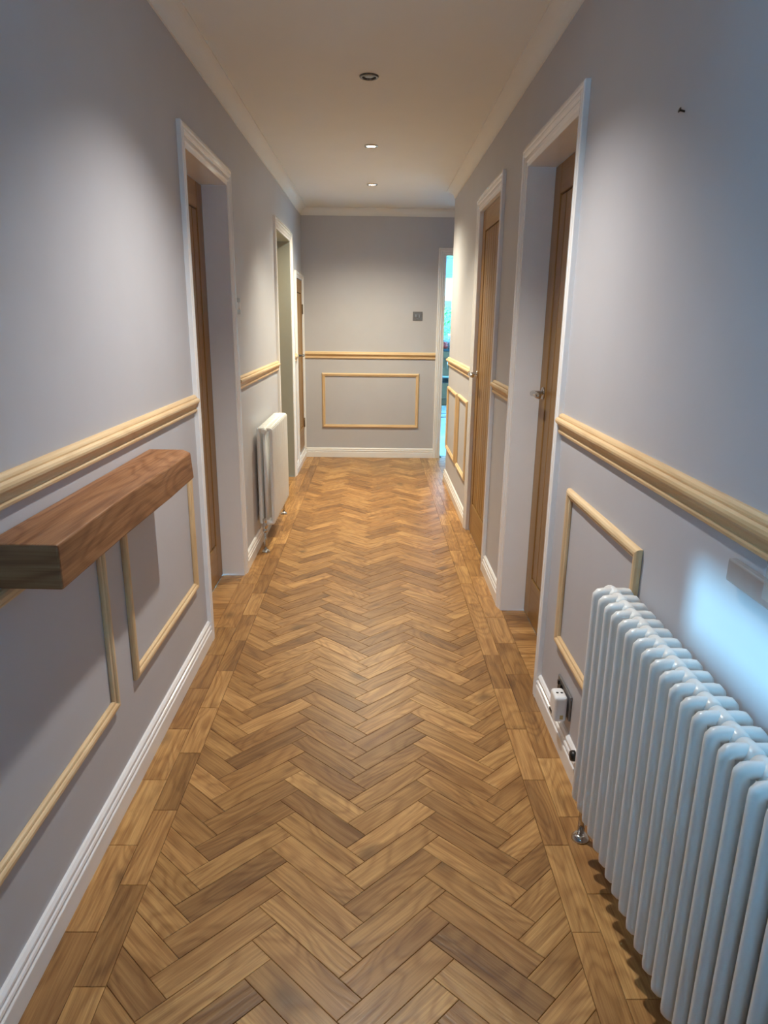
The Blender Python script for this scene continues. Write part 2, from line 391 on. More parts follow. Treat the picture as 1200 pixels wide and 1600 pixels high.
M['lining_shade'] = plain('lining_shade_tint', (0.36, 0.40, 0.38), 0.4, noise=0.01)  # white lining darkened and cooled, the reveal's shade put into its colour
def oak_door(n, x, out, ya, yb, zb, zt, boards, handle=None, stile=0.105, hinge_side=None, hinges=(), lining=None, lin_mat='gloss'):
    """oak door in a wall parallel to y: stiles, rails and grooved boards; front face at x, facing out"""
    e = empty('door_%d' % n, (x, (ya+yb)/2, zb), 'structure')
    g = 0.003; th = 0.04; a, b = ya+g, yb-g; z0, z1 = zb+0.004, zt-g
    def bx(y0, y1, zz0, zz1, rec=0.0, grain='z', name='board', mat='oak_door'):
        mb = MB(); x0 = x - out*rec; x1 = x - out*th
        mb.box((min(x0, x1), y0, zz0), (max(x0, x1), y1, zz1), grain); return bev(put(name, mb, mat, e), 0.0022, 1)
    bx(a, a+stile, z0, z1, name='stile'); bx(b-stile, b, z0, z1, name='stile')
    bx(a+stile+.0015, b-stile-.0015, z1-0.115, z1, grain='y', name='rail'); bx(a+stile+.0015, b-stile-.0015, z0, z0+0.20, grain='y', name='rail')
    w = (b-a-2*stile)/boards
    for k in range(boards):
        bx(a+stile+k*w+0.0045, a+stile+(k+1)*w-0.0045, z0+0.206, z1-0.121, rec=0.004, name='board')
    mb = MB(); x0, x1 = x-out*0.012, x-out*(th-0.004); mb.box((min(x0, x1), a+stile*.6, z0+.15), (max(x0, x1), b-stile*.6, z1-.08)); put('core', mb, 'gap', e)
    if handle:
        lever(e, x, handle[0], handle[1], out, handle[2])
        mb = MB(); mb.lathe((x, handle[0], handle[1]-0.0), [(0.0, 0)]*2, 'x', 6) if False else None
    for hz in hinges:
        mb = MB(); yy = b if hinge_side == 'b' else a
        mb.tube([(x+out*0.004, yy, hz-0.045), (x+out*0.004, yy, hz+0.045)], 0.006, 10)
        mb.box((x-0.001 if out > 0 else x-0.003, yy-0.03 if hinge_side == 'b' else yy, hz-0.043), (x+0.003 if out > 0 else x+0.001, yy if hinge_side == 'b' else yy+0.03, hz+0.043))
        put('hinge', mb, 'brass', e)
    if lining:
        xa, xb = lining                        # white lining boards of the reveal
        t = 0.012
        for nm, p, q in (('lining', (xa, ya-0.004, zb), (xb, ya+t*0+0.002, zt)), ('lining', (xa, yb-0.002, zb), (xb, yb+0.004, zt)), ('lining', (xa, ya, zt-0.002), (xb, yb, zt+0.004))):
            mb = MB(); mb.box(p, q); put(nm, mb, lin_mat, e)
    return e
oak_door(1, -0.822, 1, *D_L1[:2], 0, D_L1[2], 6, lining=(XL-0.11, XL+0.008), hinges=(), stile=0.10)
oak_door(2, -0.822, 1, *D_L2[:2], 0, D_L2[2], 7, lining=(XL-0.11, XL+0.002), lin_mat='lining_shade')
oak_door(3, XL+0.004, 1, *D_L3[:2], 0.125, D_L3[2], 4, handle=(D_L3[0]+0.05, 1.03, 1), stile=0.08, hinge_side='b', hinges=(1.44, 0.36))
oak_door(4, 0.727, -1, *D_R1[:2], 0, D_R1[2], 6, handle=(2.955, 1.05, -1), lining=(XR-0.008, XR+0.107), stile=0.10)
oak_door(5, 0.633, -1, *D_R2[:2], 0, D_R2[2], 7, handle=(D_R2[1]-0.055, 1.03, -1), lining=(XR-0.008, XR+0.013), stile=0.10)
# kitchen opening: white lining of the doorway
for k, (p, q) in enumerate([((KDOOR[0]-0.004, YE-0.006, 0), (KDOOR[0]+0.006, YE+0.124, KDOOR[2])), ((KDOOR[1]-0.026, YE-0.006, 0), (KDOOR[1]+0.004, YE+0.124, KDOOR[2])), ((KDOOR[0], YE-0.006, KDOOR[2]-0.026), (KDOOR[1], YE+0.124, KDOOR[2]+0.004))]):
    mb = MB(); mb.box(p, q); struct('trim_%d' % (30+k), mb, 'gloss')
# front door behind the camera and the added slot that shapes the sun patch
e = empty('door_6', (0, YB-0.05, 0), 'structure')
for nm, p, q, mt in (('stile', (FDOOR[0], YB-0.1, 0), (FDOOR[0]+0.12, YB-0.05, FDOOR[2]), 'gloss'), ('stile', (FDOOR[1]-0.12, YB-0.1, 0), (FDOOR[1], YB-0.05, FDOOR[2]), 'gloss'),
                     ('rail', (FDOOR[0]+0.12, YB-0.1, 0), (FDOOR[1]-0.12, YB-0.05, 1.56), 'gloss'), ('rail', (FDOOR[0]+0.12, YB-0.1, 1.75), (FDOOR[1]-0.12, YB-0.05, FDOOR[2]), 'gloss'),
                     ('pane', (FDOOR[0]+0.12, YB-0.078, 1.56), (FDOOR[1]-0.12, YB-0.072, 1.75), 'glass')):  # pane added in the unseen door for cool fill light
    mb = MB(); mb.box(p, q); put(nm, mb, mt, e)
e = empty('window_1', (XL-0.1, (SUN_SLOT[0]+SUN_SLOT[1])/2, SUN_SLOT[2]), 'structure')
ya, yb, za, zb_ = SUN_SLOT
mb = MB(); mb.box((XL-0.082, ya, za), (XL-0.078, yb, zb_)); put('pane', mb, 'glass', e)
for p, q in (((XL-0.09, ya, za), (XL-0.07, ya+0.012, zb_)), ((XL-0.09, yb-0.012, za), (XL-0.07, yb, zb_)), ((XL-0.09, ya+.012, za), (XL-0.07, yb-.012, za+0.008)), ((XL-0.09, ya+.012, zb_-0.008), (XL-0.07, yb-.012, zb_))):
    mb = MB(); mb.box(p, q); put('frame', mb, 'gloss', e)

# ------------------------------------------------------------------ oak floor
mb = MB(); mb.box((XL-WT, YB-WT, -0.10), (2.35, YE+0.12, -0.0045))
floor = struct('floor', mb, 'under')
AXS, BYS, X0, Y0 = 0.0500, 0.0462, -0.417, 1.348
FX0, FX1 = -0.552, 0.460
def clip(poly, axis, val, keep_less):
    out = []
    for i in range(len(poly)):
        p, q = poly[i], poly[(i+1) % len(poly)]
        a = (p[axis]-val)*(1 if keep_less else -1); b = (q[axis]-val)*(1 if keep_less else -1)
        if a <= 0: out.append(p)
        if (a < 0 < b) or (b < 0 < a):
            t = a/(a-b); out.append((p[0]+(q[0]-p[0])*t, p[1]+(q[1]-p[1])*t))
    return out
def area(p): return 0.5*sum(p[i][0]*p[(i+1) % len(p)][1]-p[(i+1) % len(p)][0]*p[i][1] for i in range(len(p)))
def inset(poly, d):
    n = len(poly); out = []
    for i in range(n):
        p0, p1, p2 = V((*poly[i-1], 0)), V((*poly[i], 0)), V((*poly[(i+1) % n], 0))
        d1 = (p1-p0).normalized(); d2 = (p2-p1).normalized()
        n1 = V((-d1.y, d1.x, 0)); n2 = V((-d2.y, d2.x, 0)); bi = n1+n2
        k = d/max(0.25, 1+n1.dot(n2))
        q = p1+bi*k; out.append((q.x, q.y))
    return out
def block(mb, poly, gdir, z=0.0, gap=0.0005, rn=None, org=(0, 0)):
    if len(poly) > 2 and area(poly) < 0: poly = poly[::-1]
    if area(poly) < 2e-5: return False
    # drop doubled corners
    pp = [p for i, p in enumerate(poly) if math.hypot(p[0]-poly[i-1][0], p[1]-poly[i-1][1]) > 1e-4]
    if len(pp) < 3: return False
    rn = random.random() if rn is None else rn
    a = inset(pp, gap); b = inset(pp, gap+0.0011)
    if area(b) < 1e-5: return False
    gd = V((gdir[0], gdir[1])).normalized(); ou, ov = random.uniform(0, 80), random.uniform(0, 80)
    tx, ty = random.uniform(-.0022, .0022), random.uniform(-.0022, .0022)
    cx, cy = sum(p[0] for p in pp)/len(pp), sum(p[1] for p in pp)/len(pp)
    uvf = lambda p: ((p[0]-cx)*gd.x+(p[1]-cy)*gd.y+ou, -(p[0]-cx)*gd.y+(p[1]-cy)*gd.x+ov)
    zt = lambda p: z + tx*(p[0]-cx)+ty*(p[1]-cy)
    o = lambda p, h: (p[0]-org[0], p[1]-org[1], h)
    n = len(a)
    mb.face([o(p, zt(p)) for p in b], [uvf(p) for p in b], rn)
    for i in range(n):
        j = (i+1) % n
        mb.face([o(a[i], zt(a[i])-0.0008), o(a[j], zt(a[j])-0.0008), o(b[j], zt(b[j])), o(b[i], zt(b[i]))], [uvf(a[i]), uvf(a[j]), uvf(b[j]), uvf(b[i])], rn)
        mb.face([o(a[i], z-0.006), o(a[j], z-0.006), o(a[j], zt(a[j])-0.0008), o(a[i], zt(a[i])-0.0008)], [uvf(a[i]), uvf(a[j]), uvf(a[j]), uvf(a[i])], rn)
    return True
blocks = []
HB = [(0, 0), (4, 4), (3, 5), (-1, 1)]; VB = [(-1, -1), (0, 0), (-4, 4), (-5, 3)]
for k in range(-2, 4):
    for m in range(-32, 70):
        for shp, gd in ((HB, (AXS, BYS)), (VB, (-AXS, BYS))):
            yk = 0.0
            poly = [(X0+AXS*sx+0.40*k, Y0+BYS*(sy+2*m)) for sx, sy in shp]
            for ax, val, less in ((0, FX0, False), (0, FX1, True), (1, YB, False), (1, YE-0.018, True)):
                poly = clip(poly, ax, val, less)
                if len(poly) < 3: break
            if len(poly) >= 3 and abs(area(poly)) > 2e-4: blocks.append((poly, gd))
def cen(p): return (sum(q[0] for q in p)/len(p), sum(q[1] for q in p)/len(p))
front = sorted([b for b in blocks if cen(b[0])[1] > 0.93], key=lambda b: cen(b[0])[1])[:300]
ids = {id(b) for b in front}
rest = MB()
for b in blocks:
    if id(b) in ids:
        c = cen(b[0]); mb = MB()
        if block(mb, b[0], b[1], org=c):
            obj('herringbone_block', mb, 'oak_floor', floor, (c[0], c[1], 0))
    else:
        block(rest, b[0], b[1])
o = obj('herringbone_field', rest, 'oak_floor', floor); o['kind'] = 'stuff'
def plank(x0, x1, y0, y1, gd, name='border_plank'):
    if x1-x0 < 0.01 or y1-y0 < 0.01: return
    c = ((x0+x1)/2, (y0+y1)/2); mb = MB()
    if block(mb, [(x0, y0), (x1, y0), (x1, y1), (x0, y1)], gd, org=c): obj(name, mb, 'oak_floor', floor, (c[0], c[1], 0))
far_planks = MB()
for x0, x1, ph, pitch, yend in ((-0.712, -0.6195, 1.231, 0.265, YE), (-0.6195, FX0, 1.099, 0.265, YE), (FX1, 0.528, 1.230, 0.268, YE), (0.528, 0.620, 1.070, 0.268, YE)):
    k = math.floor((YB-ph)/pitch)
    while ph+k*pitch < yend:
        ya, yb = max(YB, ph+k*pitch), min(yend, ph+(k+1)*pitch)
        if yb > ya+0.01: plank(x0, x1, ya, yb, (0, 1))
        k += 1
# planks across the door recesses
for x0, x1, (ya, yb, _) in ((XL-0.113, XL, D_L1), (XL-0.113, XL, D_L2), (XR, XR+0.110, D_R1), (XR, XR+0.016, D_R2)):
    y = ya+0.002
    while y < yb-0.002:
        y2 = min(yb-0.002, y+0.066); plank(x0, x1, y, y2, (1, 0), 'threshold_plank'); y = y2
# the alcove beyond the corner
y = YCOR+0.0
k = 0
while y < YE-0.01:
    y2 = min(YE, y+0.067); x = XR - (k % 4)*0.067
    while x < 2.2:
        xa = max(x, XR); xb = min(2.2, x+0.268)
        plank(xa, xb, y, y2, (1, 0), 'alcove_plank'); x += 0.268
    y = y2; k += 1
y = YE
while y < YE+0.119:
    y2 = min(YE+0.119, y+0.06); plank(KDOOR[0]+0.026, KDOOR[1]-0.026, y, y2, (1, 0), 'threshold_plank'); y = y2

# ------------------------------------------------------------------ dado rails and panel mouldings in bare pine
DZ = 1.056
DADO = [(a*0.74, b) for a, b in [(0, 0), (0.009, 0), (0.016, -0.0045), (0.0195, -0.0090), (0.0190, -0.0128), (0.0245, -0.0118), (0.032, -0.0155), (0.035, -0.021), (0.034, -0.027), (0.029, -0.031), (0.023, -0.035), (0.0165, -0.042), (0.0135, -0.049), (0.0135, -0.0515), (0.0165, -0.0535), (0.0180, -0.0575), (0.0165, -0.063), (0.012, -0.066), (0, -0.066)]]
def dado(label, p0, p1, A, m0=(0, 0), m1=(0, 0)):
    mb = MB(); mb.sweep(DADO, p0, p1, A, (0, 0, 1), m0, m1)
    return tag(obj('dado_rail', mb, 'pine'), label, 'dado rail', 'bare pine dado rails')
dado('long pine dado rail above the floating oak shelf', (XL, YB, DZ), (XL, D_L1[0]-AW-0.001, DZ), (1, 0, 0))
dado('short pine dado rail above the far left radiator', (XL, D_L1[1]+AW+0.001, DZ), (XL, D_L2[0]-AW-0.001, DZ), (1, 0, 0))
dado('stub of pine dado rail beside the small cupboard door', (XL, D_L2[1]+AW+0.001, DZ), (XL, D_L3[0]-0.057, DZ), (1, 0, 0))
dado('pine dado rail across the end wall above the single wide panel', (XL+0.0, YE, DZ-0.008), (KDOOR[0]-0.069, YE, DZ-0.008), (0, -1, 0))
dado('knotty pine dado rail on the right wall above the large radiator', (XR, YB, DZ), (XR, D_R1[0]-AW-0.001, DZ), (-1, 0, 0))
dado('stub of pine dado rail between the two right-hand oak doors', (XR, D_R1[1]+AW+0.001, DZ), (XR, D_R2[0]-AW-0.001, DZ), (-1, 0, 0))
dado('pine dado rail above the two tall narrow wall panels', (XR, D_R2[1]+AW+0.001, DZ), (XR, YCOR, DZ), (-1, 0, 0), m1=(1, 0))
PM = [(a*1.15, b*1.15+0.0006*(b > 0)) for a, b in [(0, 0.0004), (0, 0.007), (0.003, 0.0115), (0.008, 0.0140), (0.014, 0.0140), (0.0175, 0.0115), (0.019, 0.0085), (0.022, 0.0095), (0.0255, 0.0080), (0.027, 0.0045), (0.027, 0.0004)]]
def panel(label, P, a_dir, a0, a1, z0, z1, out, knot=False):
    """picture-frame moulding on a wall: a_dir axis along the wall"""
    A = AX[a_dir]; O = V(out)
    def pt(a, z): q = V(P) + A*a; q.z = z; return q
    e = empty('panel_moulding', pt((a0+a1)/2, z0))
    for p0, p1, inn in ((pt(a0, z0), pt(a1, z0), (0, 0, 1)), (pt(a0, z1), pt(a1, z1), (0, 0, -1)), (pt(a0, z0), pt(a0, z1), A), (pt(a1, z0), pt(a1, z1), -A)):
        mb = MB(); mb.sweep(PM, p0, p1, inn, O, m0=(1, 0), m1=(-1, 0)); put('strip', mb, 'pine', e)
    return tag(e, label, 'panel moulding', 'pine panel mouldings')
panel('pine panel frame on left wall crossing the lower left edge, mostly under the shelf', (XL, 0, 0), 'y', 0.35, 1.675, 0.305, 0.842, (1, 0, 0))
panel('pine panel frame under the shelf, next to the left doorway', (XL, 0, 0), 'y', 1.812, 2.540, 0.305, 0.842, (1, 0, 0))
panel('wide pine panel frame in the middle of the end wall', (0, YE, 0), 'x', -0.531, 0.431, 0.303, 0.842, (0, -1, 0))
panel('pine panel frame partly behind the large radiator', (XR, 0, 0), 'y', 1.472, 2.074, 0.315, 0.842, (-1, 0, 0))
panel('nearer of two tall narrow pine panel frames past the right doors', (XR, 0, 0), 'y', 4.535, 5.045, 0.290, 0.832, (-1, 0, 0))
panel('farther of two tall narrow pine panel frames, by the wall corner', (XR, 0, 0), 'y', 5.150, 5.800, 0.290, 0.820, (-1, 0, 0))

# ------------------------------------------------------------------ floating oak shelf
ys0, ys1, xf, zs0, zs1 = 1.176, 2.112, -0.573, 0.857, 0.946
plan = [(XL+0.001, ys0), (xf, ys0-0.004), (xf-0.002, 1.5), (xf+0.003, 1.85), (xf+0.004, ys1-0.045), (xf-0.028, ys1), (XL+0.001, ys1+0.002)]
planb = plan[:4] + [(xf+0.001, ys1-0.012), (xf-0.002, ys1), plan[6]]
mb = MB()
nP = len(plan); top = [V((x, y, zs1+0.0015*math.sin(9*y))) for x, y in plan]; bot = [V((x, y, zs0)) for x, y in planb]
mb.face(top, [(p.y, p.x*1.0) for p in top], 0.5); mb.face(bot[::-1], [(p.y, p.x+3) for p in bot[::-1]], 0.5)
for i in range(nP):
    j = (i+1) % nP
    q = [bot[i], bot[j], top[j], top[i]]; mb.face(q, [(p.y + (p.x if abs(plan[i][1]-plan[j][1]) < .03 else 0), p.z+5) for p in q], 0.45)
sh = obj('floating_shelf', mb, 'beam'); bev(sh, 0.004, 2)
tag(sh, 'thick rough oak beam shelf fixed to the left wall', 'shelf')

# ------------------------------------------------------------------ column radiators
PITCH_R = 0.0436
def section_mesh(h):
    """one section, origin at floor-side bottom centre: three tubes with rounded top and bottom headers and the hub joining the next one"""
    mb = MB(); r = 0.0124; dx = 0.0345; zb, zt = 0.0, h; hr = 0.0128
    for s in (-1, 1):        # outer tubes bend over into the headers, one continuous run per side
        pts = [(0, 0, zt-hr), (s*dx*0.75, 0, zt-hr), (s*dx*0.95, 0, zt-hr-0.001), (s*dx*1.05, 0, zt-hr-0.005), (s*dx*1.07, 0, zt-hr-0.013), (s*dx*1.07, 0, zb+hr+0.013), (s*dx*1.05, 0, zb+hr+0.005), (s*dx*0.95, 0, zb+hr+0.001), (s*dx*0.75, 0, zb+hr), (0, 0, zb+hr)]
        mb.tube(pts, [hr, hr, hr, hr, r, r, hr, hr, hr, hr], 12)
    mb.tube([(0, 0, zb+hr), (0, 0, zt-hr)], r, 12)
    for z in (zt-hr-0.0045, zb+hr+0.0045):
        mb.tube([(0, -PITCH_R/2-.0003, z), (0, -PITCH_R/2+0.010, z), (0, 0, z), (0, PITCH_R/2-0.010, z), (0, PITCH_R/2+.0003, z)], [0.0150, 0.0165, 0.0185, 0.0165, 0.0150], 16)
    return mb.mesh('section')
def valve(parent, x, y, ydir, z_rad, pos='front', head=None):
    """chrome pipe from the floor with collar and angled valve into the end section"""
    e = empty('valve', V((x, y, 0)) - parent.location); e.parent = parent
    mb = MB(); mb.lathe((0, 0, 0), [(0.024, 0.0), (0.0235, 0.005), (0.016, 0.015), (0.010, 0.017)], 'z', 18); obj('floor_collar', mb, 'chrome', e)
    mb = MB(); mb.tube([(0, 0, 0.0), (0, 0, z_rad-0.02)], 0.0095, 12); obj('pipe', mb, 'chrome', e)
    mb = MB(); mb.lathe((0, 0, z_rad-0.035), [(0.010, 0), (0.015, 0.002), (0.015, 0.014), (0.011, 0.017), (0.0125, 0.026), (0.0165, 0.032), (0.0165, 0.046), (0.012, 0.052), (0.010, 0.062), (0.0125, 0.066), (0.0125, 0.078), (0.0085, 0.083), (0.0, 0.084)], 'z', 18)
    mb.tube([(0, 0, z_rad+0.002), (0, ydir*0.022, z_rad+0.002), (0, ydir*0.024, z_rad+0.002), (0, ydir*0.05, z_rad+0.002)], [0.010, 0.010, 0.013, 0.012], 14)
    obj('valve_body', mb, 'chrome', e)
    return e
def radiator(label, xc, y_first, n, zb, zt, valves):
    e = empty('column_radiator', (xc, y_first, 0)); me = section_mesh(zt-zb)
    for k in range(n):
        o = obj('section', me, 'rad', e, (0, k*PITCH_R, zb))
    me.materials.clear() if False else None
    yl = y_first+(n-1)*PITCH_R
    for y, ydir in valves: valve(e, xc, y, ydir, zb+0.02)
    for yy, s in ((y_first, -1), (yl, 1)):          # blanking plugs at the top corners
        mb = MB(); mb.lathe((xc, yy, zt-0.0205), [(0.0165, 0.02), (0.0165, 0.030), (0.010, 0.033), (0.0, 0.033)], 'y', 14)
        if s < 0: mb.v = [(a, 2*yy-b, c) for a, b, c in mb.v]
        put('end_cap', mb, 'rad', e)
    for yy in (y_first+2*PITCH_R, yl-2*PITCH_R):     # brackets back to the wall
        mb = MB(); wx = XR if xc > 0 else XL; sgn = 1 if xc > 0 else -1
        xa, xb = xc, wx-sgn*0.0005
        mb.box((min(xa, xb), yy-0.03, zb+0.10), (max(xa, xb), yy-0.014, zb+0.13)); put('bracket', mb, 'rad', e)
    return tag(e, label, 'radiator', 'white column radiators')
radiator('large white column radiator in the right foreground', 0.5645, 1.480-22*PITCH_R, 23, 0.152, 0.745, [(1.523, -1)])
radiator('smaller white column radiator on the far left wall', -0.6490, 3.965, 16, 0.140, 0.735, [(3.862, 1), (4.690, -1)])

# ------------------------------------------------------------------ switches, socket, adaptor, small marks
e = empty('light_switch', (0.401, YE, 1.391))
mb = MB(); mb.box((0.354, YE-0.006, 1.349), (0.448, YE-0.0002, 1.432)); bev(put('plate', mb, 'grey_plate', e), 0.002)
for dx in (-0.018, 0.018):
    mb = MB(); mb.box((0.401+dx-0.008, YE-0.011, 1.375), (0.401+dx+0.008, YE-0.0055, 1.405)); bev(put('rocker', mb, 'steel', e), 0.002)
tag(e, 'square grey metal light switch on the end wall', 'light switch')
e = empty('light_switch', (XL, 3.63, 1.406))
mb = MB(); mb.box((XL+0.0002, 3.576, 1.366), (XL+0.006, 3.686, 1.447)); bev(put('plate', mb, 'grey_plate', e), 0.002)
for dy in (-0.024, 0.024):
    mb = MB(); mb.box((XL+0.0055, 3.631+dy-0.010, 1.388), (XL+0.011, 3.631+dy+0.010, 1.425)); bev(put('rocker', mb, 'white_pl', e), 0.002)
    mb = MB(); mb.lathe((XL+0.006, 3.631+dy*1.75, 1.406), [(0.003, 0), (0.003, 0.001), (0, 0.001)], 'x', 8); put('screw', mb, 'chrome', e)
tag(e, 'brushed steel light switch beside the left doorway', 'light switch')
e = empty('wall_socket', (XR, 1.955, 0.18))
mb = MB(); mb.box((XR-0.007, 1.862, 0.140), (XR-0.0002, 2.010, 0.226)); bev(put('plate', mb, 'grey_plate', e), 0.002)
mb = MB(); mb.box((XR-0.0095, 1.945, 0.150), (XR-0.0065, 1.998, 0.212)); bev(put('insert', mb, 'dark', e), 0.001)
for dy in (1.958, 1.985):
    mb = MB(); mb.box((XR-0.014, dy-0.005, 0.203), (XR-0.009, dy+0.005, 0.216)); put('rocker', mb, 'dark', e)
tag(e, 'dark metal double socket low on the right wall', 'socket')
e = empty('plug_adaptor', (XR-0.03, 1.905, 0.130))
mb = MB(); mb.box((XR-0.050, 1.872, 0.130), (XR-0.0098, 1.938, 0.218)); bd = bev(put('body', mb, 'white_pl', e), 0.010, 3)
for dx, dz in ((-0.022, 0), (-0.036, 0)):
    mb = MB(); mb.lathe((XR+dx-0.001, 1.903, 0.2175), [(0.0042, 0), (0.0042, 0.0012), (0, 0.0012)], 'z', 10); put('pin_hole', mb, 'dark', e)
for k in range(4):
    mb = MB(); mb.box((XR-0.0508, 1.926-k*0.0075, 0.143), (XR-0.0499, 1.9305-k*0.0075, 0.155)); put('print_mark', mb, 'print', e)
mb = MB(); mb.box((XR-0.032, 1.8712, 0.142), (XR-0.022, 1.8721, 0.156)); put('print_mark', mb, 'gold', e)
tag(e, 'chunky white plug adaptor in the low right socket', 'plug adaptor')
mb = MB(); mb.lathe((XR-0.034, 1.738, 0.105), [(0.006, 0), (0.014, 0.002), (0.0165, 0.010), (0.0165, 0.016), (0.010, 0.0165), (0.0, 0.017)], 'x', 16); mb.v = [(a, b, c) for a, b, c in mb.v]
tag(obj('cable_grommet', mb, 'dark'), 'round black cap on the baseboard behind the large radiator', 'cap')
mb = MB(); mb.tube([(XR+0.004, 1.533, 1.757), (XR-0.010, 1.533, 1.760)], [0.0022, 0.0022], 8); mb.tube([(XR-0.010, 1.533, 1.760), (XR-0.0115, 1.533, 1.7605)], [0.005, 0.005], 10)
tag(obj('nail', mb, 'dark'), 'small dark nail high on the right wall', 'nail')

# ------------------------------------------------------------------ glass panel at the right edge of the view
e = empty('glass_panel', (XR-0.045, 0.6, 0.918))
mb = MB(); mb.box((XR-0.047, 0.20, 0.955), (XR-0.043, 0.925, 1.62)); put('glass', mb, 'glass_panel', e)
mb = MB(); mb.box((XR-0.016, 0.18, 0.922), (XR-0.002, 1.085, 0.962)); bev(put('channel', mb, 'rail_grey', e), 0.003)
tag(e, 'clear glass panel in a grey channel above the near end of the radiator', 'glass panel')

# ------------------------------------------------------------------ recessed downlights
def downlight(label, y, lit, power=0.0, col=(1, 0.85, 0.65), x=-0.039, size=116):
    e = empty('downlight', (x, y, ZC))
    mb = MB(); mb.lathe((0, 0, 0), [(0.042, 0.0), (0.042, -0.003), (0.038, -0.0065), (0.031, -0.0075), (0.0285, -0.004), (0.0285, 0.0)], 'z', 32); obj('bezel', mb, 'chrome' if lit else 'dark_chrome', e)
    mb = MB(); mb.lathe((0, 0, 0), [(0.0, -0.0030), (0.015, -0.0034), (0.028, -0.0024), (0.028, 0.0)], 'z', 24); obj('lens', mb, 'lamp_lens' if lit else 'lamp_off', e)
    if lit:
        l = bpy.data.lights.new('downlight_lamp', 'SPOT'); l.energy = power; l.color = col; l.spot_size = math.radians(size); l.spot_blend = 1.0; l.shadow_soft_size = 0.028
        lo = bpy.data.objects.new('downlight_lamp', l); COL.objects.link(lo); lo.parent = e; lo.location = (0, 0, -0.030)
    return tag(e, label, 'downlight', 'downlights along the ceiling')
downlight('unlit chrome ceiling downlight, the largest and nearest in view', 3.285, False)
downlight('lit ceiling downlight next after the unlit one', 4.480, True, 58, (1, 0.895, 0.67), size=106)
downlight('lit ceiling downlight nearest the end wall', 5.664, True, 80, (1, 0.90, 0.67), size=146)
downlight('lit ceiling downlight above the shelf, out of view overhead', 2.085, True, 56, (1, 0.95, 0.88))

# ------------------------------------------------------------------ kitchen beyond the far doorway
KX0, KX1, KY0, KY1 = -1.2, 4.2, YE+0.12, 11.85
KWIN = (0.55, 1.75, 1.05, 2.10); KFILL = (7.6, 11.2, 0.0, 2.12)
wall_along_x('wall_kitchen_window', KY1, KY1+0.2, KX0, KX1+0.2, [KWIN], mat='kwall')
wall_along_y('wall_kitchen_left', KX0-0.15, KX0, KY0, KY1+0.2, [], mat='kwall')
wall_along_y('wall_kitchen_right', KX1, KX1+0.2, KY0-0.12, KY1, [KFILL], mat='kwall')
wall_along_x('wall_kitchen_near', KY0-0.119, KY0, 2.351, KX1, [], mat='kwall')
mb = MB(); mb.box((KX0-0.15, KY0, ZC), (KX1+0.2, KY1+0.2, ZC+0.15)); struct('ceiling_kitchen', mb, 'ceil')
mb = MB(); mb.box((KX0-0.15, KY0, -0.10), (KX1+0.2, KY1+0.2, -0.004)); kf = struct('floor_kitchen', mb, 'grout')
tm = MB(); tm.box((0.002, 0.002, -0.0035), (0.598, 0.598, 0.0)); tme = tm.mesh('floor_tile')
for i in range(9):
    for j in range(8):
        o = obj('floor_tile', tme, 'tile', kf, (KX0+i*0.6, KY0+0.001+j*0.6, 0))
# window
def window(n, axis, c, a0, a1, z0, z1, mull, sill=True):
    e = empty('window_%d' % n, (a0, c, z0) if axis == 'x' else (c, a0, z0), 'structure')
    def b(p, q): return (p, q)
    fw = 0.05
    def bxx(nm, s0, s1, za, zb, d0=-0.03, d1=0.03, mt='gloss'):
        mb = MB()
        if axis == 'x': mb.box((s0, c+d0, za), (s1, c+d1, zb))
        else: mb.box((c+d0, s0, za), (c+d1, s1, zb))
        put(nm, mb, mt, e)
    bxx('frame', a0, a0+fw, z0, z1); bxx('frame', a1-fw, a1, z0, z1); bxx('frame', a0+fw, a1-fw, z0, z0+fw); bxx('frame', a0+fw, a1-fw, z1-fw, z1)
    xs = [a0+fw] + [a0+(a1-a0)*m for m in mull] + [a1-fw]
    for m in mull: bxx('mullion', a0+(a1-a0)*m-0.02, a0+(a1-a0)*m+0.02, z0+fw, z1-fw, -0.025, 0.025)
    for s0, s1 in zip(xs, xs[1:]): bxx('pane', s0, s1, z0+fw, z1-fw, -0.003, 0.003, 'glass')
    if sill: bxx('window_sill', a0-0.03, a1+0.03, z0-0.03, z0-0.001, -0.20, -0.03)
    return e
window(2, 'x', KY1+0.14, KWIN[0], KWIN[1], KWIN[2], KWIN[3], (0.38, 0.72))
window(3, 'y', KX1+0.1, KFILL[0], KFILL[1], 0.0, KFILL[3], (0.33, 0.67), sill=False)  # unseen glazing added to let more sky light into the kitchen
# base units, worktop
for k in range(4):
    x0 = 0.02+k*0.6; e = empty('base_unit', (x0+0.3, 11.3, 0))
    mb = MB(); mb.box((x0+0.001, 11.27, 0.12), (x0+0.599, 11.84, 0.88)); put('carcass', mb, 'unit', e)
    mb = MB(); mb.box((x0+0.001, 11.33, 0.0), (x0+0.599, 11.84, 0.119)); put('plinth', mb, 'unit', e)
    mb = MB(); mb.box((x0+0.004, 11.247, 0.125), (x0+0.596, 11.2695, 0.875)); d = bev(put('door', mb, 'unit', e), 0.003)
    mb = MB(); mb.tube([(x0+0.54, 11.225, 0.60), (x0+0.54, 11.225, 0.78)], 0.006, 8); mb.tube([(x0+0.54, 11.225, 0.62), (x0+0.54, 11.248, 0.62)], 0.004, 8); mb.tube([(x0+0.54, 11.225, 0.76), (x0+0.54, 11.248, 0.76)], 0.004, 8)
    h = obj('handle', mb, 'chrome'); h.parent = d
    h.location = (0, 0, 0)
    tag(e, ['leftmost brown kitchen base unit, hidden left of the far doorway', 'brown kitchen base unit straight through the far doorway, left of the green bottle', 'brown kitchen base unit below the white canister', 'rightmost brown kitchen base unit under the window'][k], 'cabinet', 'kitchen base units')
